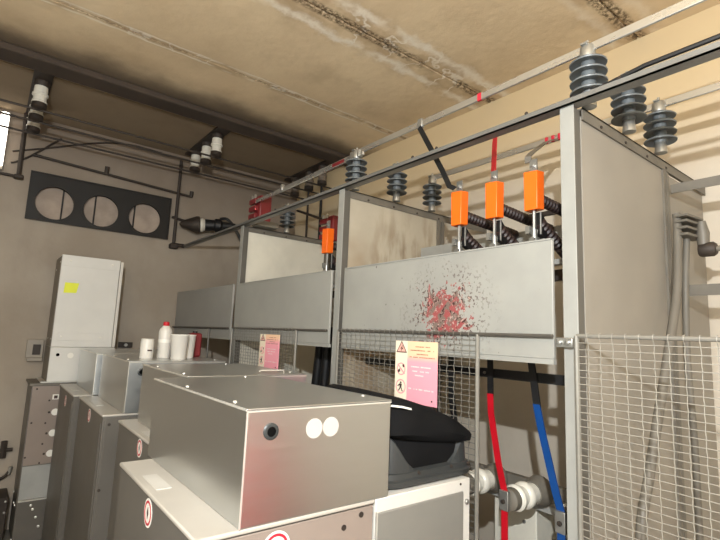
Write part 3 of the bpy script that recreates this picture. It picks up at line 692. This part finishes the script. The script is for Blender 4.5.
MB().lathe((1.15, 3.3, 1.623), (0, 0, 1), [(0, .015), (.015, .015)], 12).build('cap', M['black'], t)

# ------------------------------------------------------------------ black bag
def superring(cx, cy, hx, hy, z, n=40, e=4.0, f=None):
    o = []
    for k in range(n):
        a = 2*PI*k/n; c, s = math.cos(a), math.sin(a)
        x = cx+hx*abs(c)**(2/e)*(1 if c >= 0 else -1); y = cy+hy*abs(s)**(2/e)*(1 if s >= 0 else -1)
        o.append(Vector((x, y, z if f is None else f(x, y, z))))
    return o
def loft(rings):
    q = MB(); n = len(rings[0])
    for r in rings: q.v += r
    for i in range(len(rings)-1):
        for k in range(n): q.f.append((i*n+k, i*n+(k+1) % n, (i+1)*n+(k+1) % n, (i+1)*n+k))
    q.f.append(tuple(reversed(range(n)))); q.f.append(tuple((len(rings)-1)*n+k for k in range(n))); return q
bag = thing('equipment_bag', (1.245, 1.34, 1.181), 'black soft bag with dark grey moulded tray on the white cabinet', 'bag')
cx, cy = 1.229, 1.332
loft([superring(cx, cy, .195, .182, 1.182, 48, 6), superring(cx, cy, .214, .2, 1.186, 48, 7), superring(cx, cy, .221, .207, 1.205, 48, 7), superring(cx, cy, .214, .2, 1.21, 48, 7), superring(cx, cy, .212, .198, 1.226, 48, 7), superring(cx, cy, .2, .188, 1.232, 48, 6)]).build('tray', M['tray'], bag)
# raised moulded corners of the tray
def corner(sgn):
    q = MB(); P = superring(cx, cy, .208, .196, 0, 80, 6)
    fr_ = [p for p in P if (p.x-cx)*sgn > .085 and p.y < cy+.1]
    fr_.sort(key=lambda p: math.atan2(p.y-cy, (p.x-cx)*sgn))
    n = len(fr_); lo, hi, li, hh = [], [], [], []
    for i, p in enumerate(fr_):
        e = min(1, i/(n*.45)); top = 1.232+.1*math.sin(min(1, e)*PI/2)
        lo.append(Vector((p.x, p.y, 1.228))); hi.append(Vector((cx+(p.x-cx)*.97, cy+(p.y-cy)*.97, top)))
    for a, b in zip(range(n-1), range(1, n)):
        c = Vector((cx, cy, 0)); inn = lambda v: Vector((cx+(v.x-cx)*.93, cy+(v.y-cy)*.93, v.z))
        q.add([lo[a], lo[b], hi[b], hi[a], inn(lo[a]), inn(lo[b]), inn(hi[b]), inn(hi[a])], [(0, 1, 2, 3), (4, 7, 6, 5), (3, 2, 6, 7)])
    return q
corner(-1).build('tray_corner', M['tray'], bag); corner(1).build('tray_corner', M['tray'], bag)
rnd = random.Random(5)
def wob(r, a):
    n = len(r); ph = [rnd.uniform(0, 6.28) for _ in range(4)]
    for k, v in enumerate(r):
        t_ = 2*PI*k/n; d = a*(math.sin(3*t_+ph[0])+.7*math.sin(7*t_+ph[1])+.4*math.sin(13*t_+ph[2])); c = Vector((cx, cy, v.z)); dv = (v-c).normalized(); v += dv*d; v.z += a*.6*math.sin(5*t_+ph[3])
    return r
sl = lambda k: (lambda x, y, z: z-k*(x-1.03))
loft([superring(cx, cy, .19, .178, 1.225, 48, 5), wob(superring(cx, cy, .193, .182, 1.26, 48, 5), .002), wob(superring(cx, cy, .19, .178, 1.3, 48, 5), .003), superring(cx, cy, .185, .17, 1.335, 48, 5)]).build('body', M['fabric'], bag)
def tp(base, k=.28): return lambda x, y, z: base-k*(x-1.03)+.012*math.sin((x-1.03)*10)+.03*(y-cy)
def mid(f): return lambda x, y, z: (1.315+.02*math.sin((x-1.0)*8+1.5))*(1-f)+f*tp(1.458)(x, y, z)
loft([wob(superring(cx, cy, .196, .188, 0, 56, 6, mid(.0)), .004), wob(superring(cx, cy-.003, .217, .207, 0, 56, 6, mid(.12)), .004), wob(superring(cx+.003, cy-.003, .218, .205, 0, 56, 7, mid(.45)), .004),
      wob(superring(cx+.002, cy+.002, .216, .2, 0, 56, 7, mid(.75)), .003), superring(cx, cy+.004, .212, .194, 0, 56, 6, mid(1.0)), superring(cx, cy+.004, .2, .18, 0, 56, 5, tp(1.468)), superring(cx, cy, .12, .1, 0, 56, 4, tp(1.472)), superring(cx, cy, .03, .03, 0, 56, 3, tp(1.472))]).build('lid_flap', M['fabric'], bag)
MB().strap([(1.02, 1.128, 1.44), (1.065, 1.124, 1.434), (1.105, 1.124, 1.425)], (0, .2, 1), .006, .003).build('white_trim', M['plate'], bag)
for x, y in ((1.155, 1.131), (1.31, 1.131), (1.4, 1.131)): MB().lathe((x, y+.004, 1.222), (0, -1, 0), [(0, .006), (.006, .005)], 8).build('rivet', M['dark'], bag)

# ------------------------------------------------------------------ back wall: vent, rack, switches
t = thing('wall_vent', (.75, 4.88, 2.53), 'long black vent panel with three round openings high on the back wall', 'vent')
q = MB(); xs = [.172, .55, .92, 1.336]; cen = ((.366, 2.695, .145), (.733, 2.697, .145), (1.112, 2.7, .145))
n = 32
for (cxx, cz, r), x0, x1 in zip(cen, xs, xs[1:]):
    per, cir = [], []
    for k in range(n):
        a = 2*PI*k/n+PI/4; c, s = math.cos(a), math.sin(a); m_ = max(abs(c), abs(s))
        u, v = c/m_, s/m_
        per.append((cxx+(x1-cxx)*u if u > 0 else cxx+(cxx-x0)*u, cz+(2.94-cz)*v if v > 0 else cz+(cz-2.53)*v)); cir.append((cxx+r*c, cz+r*s))
    for k in range(n):
        k2 = (k+1) % n; q.prism([(per[k][0], 4.872, per[k][1]), (per[k2][0], 4.872, per[k2][1]), (cir[k2][0], 4.872, cir[k2][1]), (cir[k][0], 4.872, cir[k][1])], (0, .024, 0))
q.build('front_plate', M['grille'], t, smooth=False)
MB().box(.165, 1.343, 4.862, 4.874, 2.935, 2.947).box(.165, 1.343, 4.862, 4.874, 2.523, 2.535).box(.165, .177, 4.862, 4.874, 2.535, 2.935).box(1.331, 1.343, 4.862, 4.874, 2.535, 2.935).build('rim_frame', M['grille'], t)
for (cxx, cz, r), off in zip(cen, (.06, -.05, -.09)):
    q = MB()
    for k in range(32):
        a, b = 2*PI*k/32, 2*PI*(k+1)/32; pp = lambda an, rr: (cxx+rr*math.cos(an), 4.866, cz+rr*math.sin(an))
        q.prism([pp(a, r), pp(b, r), pp(b, r+.018), pp(a, r+.018)], (0, .03, 0))
    q.build('collar', M['grille'], t)
    dm = MB().box(cxx-.16, cxx+.16, 4.93, 4.94, 2.565, 2.9).build('damper', M['damper'], t)
    MB().box(cxx+off-.006, cxx+off+.006, 4.915, 4.93, 2.565, 2.9).build('damper_rod', M['grille'], dm)

# overhead bus trios by the back wall
def drop_insulator(loc, label, m_):
    t = thing('ceiling_insulator', loc, label, 'insulator', 'ceiling insulators by the back wall'); x, y, z = loc
    MB().lathe(loc, (0, 0, -1), [(0, .05), (.03, .05), (.04, .044)], 20).build('top_cap', M['dark'], t)
    MB().lathe((x, y, z-.035), (0, 0, -1), [(0, .042), (.03, .045), (.055, .044), (.06, .052), (.072, .052), (.078, .043), (.115, .042), (.12, .05), (.13, .05), (.135, .04)], 24).build('porcelain', m_, t)
    MB().lathe((x, y, z-.165), (0, 0, -1), [(0, .048), (.035, .05), (.045, .035), (.055, .012)], 20).build('lower_cap', M['dark'], t)
    return t
ys = (4.08, 4.34, 4.64); side = ('nearest', 'middle', 'farthest')
for x, nm, m_ in ((.13, 'far left under the dark beam', 'porcelain'), (1.47, 'centre above the vent end pipe', 'porcelain'), (2.62, 'right behind the far busbar', 'porcelain_d')):
    tag(MB().box(x-.06, x+.06, 3.88, 4.8, H-.02, H).build('mounting_plate', M['dark'], None, (x, 4.3, H-.02)), 'dark ceiling plate carrying three insulators, ' + nm, 'plate')
    for y, s_ in zip(ys, side):
        drop_insulator((x, y, H-.02), s_+' white ceiling insulator of three at the '+nm, M[m_])
for y, s_ in zip(ys, side):
    t = thing('overhead_bar', (.1, y, 3.2), s_+' of three thin dark bus bars carried by the ceiling insulators', 'bus bar', None)
    MB().tube([(-.9, y, 3.195), (2.75, y, 3.195)], .009, 8).build('bar', M['dark'], t)
# downleads from right trio
tag(MB().tube([(2.62, 4.34, 3.19), (2.62, 4.34, 2.4)], .012, 8).build('drop_bar', M['dark'], None, (2.62, 4.34, 2.4)), 'dark vertical drop bar behind the far post insulator, left one', 'bar')
tag(MB().tube([(2.62, 4.08, 3.19), (2.62, 4.08, 2.2)], .014, 8).build('drop_bar', M['black'], None, (2.62, 4.08, 2.2)), 'dark vertical drop bar above the single orange cover, right one', 'bar')
tag(MB().tube([(2.3, 4.0, 2.85), (2.2, 3.0, 2.5)], .012, 8).build('slanted_bar', M['dark'], None, (2.2, 3.0, 2.5)), 'dark bar slanting down to the single orange cover', 'bar')
# rack of pipes on the back wall
t = thing('pipe_rack', (1.4, 4.85, 2.47), 'dark thin pipe rack on the back wall around the vent', 'rack')
def pipe(pts, r=.011, nm='pipe'): return MB().tube(pts, r, 8).build(nm, M['dark'], t)
pipe([(1.4, 4.86, 3.36), (1.4, 4.86, 2.47)], .016); pipe([(.078, 4.86, 3.43), (.085, 4.86, 2.87)], .018)
pipe([(.16, 4.86, 3.085), (1.536, 4.86, 3.005)], .012); pipe([(1.53, 4.86, 3.0), (1.53, 4.85, 3.06)], .02)
pipe([(.735, 4.86, 3.05), (.735, 4.845, 3.12)], .02, 'hook')
pipe([(-.6, 4.86, 2.89), (.085, 4.86, 2.865)], .013); pipe([(1.36, 4.86, 2.76), (1.62, 4.86, 2.72)], .013)
pipe([(1.38, 4.85, 2.48), (1.5, 4.85, 2.48)], .02); MB().box(.05, .12, 4.82, 4.89, 2.845, 2.88).build('elbow', M['dark'], t, bevel=.01); MB().box(1.36, 1.44, 4.82, 4.89, 2.44, 2.49).build('elbow', M['dark'], t, bevel=.01)
pipe(smooth_pts([(.02, 4.88, 2.98), (.06, 4.88, 3.0), (.16, 4.88, 3.085), (.353, 4.88, 3.29)]), .008, 'cable')
pipe(smooth_pts([(.02, 4.88, 3.08), (.27, 4.88, 3.18), (.6, 4.88, 3.32), (.81, 4.88, 3.38), (1.0, 4.88, 3.4), (1.3, 4.86, 3.38)]), .007, 'cable')
# wall bushing
t = thing('wall_bushing', (1.62, 4.75, 2.7), 'dark cable bushing with a white porcelain ring, right of the vent', 'bushing')
MB().lathe((1.42, 4.8, 2.69), (1, -.35, .06), [(0, .008), (.02, .03), (.16, .085), (.19, .085), (.2, .06)], 20).build('cone', M['dark'], t)
MB().lathe((1.6, 4.737, 2.7), (1, -.35, .06), [(0, .05), (.012, .07), (.03, .072), (.045, .06), (.06, .05)], 20).build('porcelain_ring', M['porcelain'], t)
MB().lathe((1.65, 4.72, 2.705), (1, -.35, .06), [(0, .06), (.09, .055), (.1, .07), (.15, .07), (.17, .045), (.3, .03)], 18).build('body', M['black'], t)
MB().tube(smooth_pts([(1.78, 4.67, 2.78), (1.85, 4.65, 2.79), (1.93, 4.62, 2.7), (2.02, 4.6, 2.52), (2.03, 4.6, 2.3)]), .016, 8).build('cable', M['black'], t)
# red epoxy blocks
def red_block(loc, label):
    t = thing('epoxy_block', loc, label, 'transformer', 'dark red epoxy blocks'); x, y, z = loc
    MB().box(x-.05, x+.05, y-.05, y+.05, z, z+.2).build('body', M['red_box'], t, bevel=.008)
    for k in range(3): MB().box(x-.075, x-.045, y-.012, y+.1, z+.02+k*.06, z+.06+k*.06).build('fin', M['red_box'], t, bevel=.004)
    for k in range(2): MB().lathe((x-.06, y+.02+k*.05, z+.18), (0, 0, 1), [(0, .012), (.03, .012), (.035, .008)], 8).build('terminal', M['zinc'], t)
    return t
rb = red_block((1.63, 3.38, 2.51), 'dark red epoxy block at the far end of the front busbar')
clone(rb, (2.05, 2.98, 2.36), 'dark red epoxy block just behind the single orange cover')
tag(MB().box(1.57, 1.75, 3.33, 3.43, 2.47, 2.51).build('block_bracket', M['frame_d'], None, (1.63, 3.38, 2.47)), 'grey bracket under the red epoxy block on the pale divider', 'bracket')
# wall switches low on the back wall
t = thing('wall_switch', (.4, 4.88, 1.37), 'grey framed switch panel with a dark window, left of the pale tall box', 'switch')
MB().box(.3, .42, 4.86, 4.895, 1.36, 1.51).build('plate', M['socketm'], t, bevel=.004); MB().box(.345, .4, 4.852, 4.862, 1.385, 1.47).build('window', M['dark'], t); MB().box(.31, .42, 4.84, 4.895, 1.33, 1.36).build('ledge', M['socketm'], t, bevel=.004)
t = thing('wall_socket', (1.05, 4.88, 1.46), 'small dark socket on the back wall just right of the pale tall box', 'socket')
MB().box(1.0, 1.12, 4.87, 4.895, 1.455, 1.505).build('plate', M['dark'], t, bevel=.003); MB().lathe((1.06, 4.87, 1.48), (0, -1, 0), [(0, .015), (.01, .015), (.01, .01)], 12).build('socket_ring', M['zinc'], t)
t = thing('pipe_tap', (.25, 4.86, .6), 'dark pipe stub with a tee on the lower back wall, at the left edge', 'pipe')
MB().tube([(-.4, 4.86, .63), (.3, 4.86, .63)], .014, 8).build('pipe', M['dark'], t); MB().tube([(.24, 4.86, .57), (.24, 4.86, .7)], .022, 8).build('tee', M['dark'], t)
t = thing('hook_bar', (.25, 4.85, .42), 'bent dark bar with a bright tip on the lower back wall, left edge', 'hook')
MB().tube(smooth_pts([(-.4, 4.86, .4), (.15, 4.86, .4), (.26, 4.85, .42), (.3, 4.85, .47)]), .012, 8).build('bar', M['dark'], t); MB().tube([(.295, 4.85, .44), (.305, 4.85, .5)], .014, 8).build('tip', M['zinc'], t)
t = thing('junction_box', (.15, 4.75, 0), 'dark box with bright bolts on the floor at the lower left edge', 'box')
MB().box(.0, .3, 4.62, 4.88, .02, .33).build('body', M['dark'], t, bevel=.006)
for x, z in ((.285, .3), (.285, .22), (.22, .2), (.235, .2)): MB().lathe((x, 4.62, z), (0, -1, 0), [(0, .008), (.005, .006)], 8).build('bolt', M['edge'], t)

# lamps of the room
t = thing('tube_lamp', (-.05, 4.85, 2.93), 'upright white tube lamp at the left edge of the back wall', 'lamp')
MB().box(-.16, -.03, 4.86, 4.895, 2.9, 3.4).build('back_tray', M['socketm'], t, bevel=.004)
MB().tube([(-.062, 4.84, 2.93), (-.062, 4.84, 3.38)], .03, 12).build('tube', M['lamp'], t)
t = thing('globe_lamp', (-.32, -.25, 2.2), 'small round lamp hanging from a ceiling rod over the open aisle', 'lamp')
MB().tube([(-.32, -.25, 2.42), (-.32, -.25, H)], .012, 8).build('rod', M['white'], t); MB().lathe((-.32, -.25, 2.42), (0, 0, -1), [(0, .03), (.05, .04), (.06, .02)], 16).build('holder', M['white'], t); MB().lathe((-.32, -.25, 2.362), (0, 0, -1), [(0, .016), (.02, .024), (.045, .03), (.065, .024), (.075, .008)], 16).build('bulb', M['lamp'], t)
M['drum'] = mat('reflected_red_paint', (236, 34, 60), .45, 0, .05)
t = thing('red_reflection_drum', (1.29, -.42, 0), 'unseen red drum with rolled rims, added for its red reflection in the nearest box', 'drum')  # added out of view so the steel box front reflects red
MB().lathe((1.29, -.42, 0), (0, 0, 1), [(0, .15), (.01, .155), (.35, .155), (.36, .16), (.37, .155), (.72, .155), (.73, .16), (.74, .155), (1.08, .155), (1.1, .158), (1.1, .14), (1.09, .01)], 32).build('body', M['drum'], t)
MB().lathe((1.35, -.42, 1.09), (0, 0, 1), [(0, .025), (.02, .025)], 12).build('bung', M['zinc'], t)
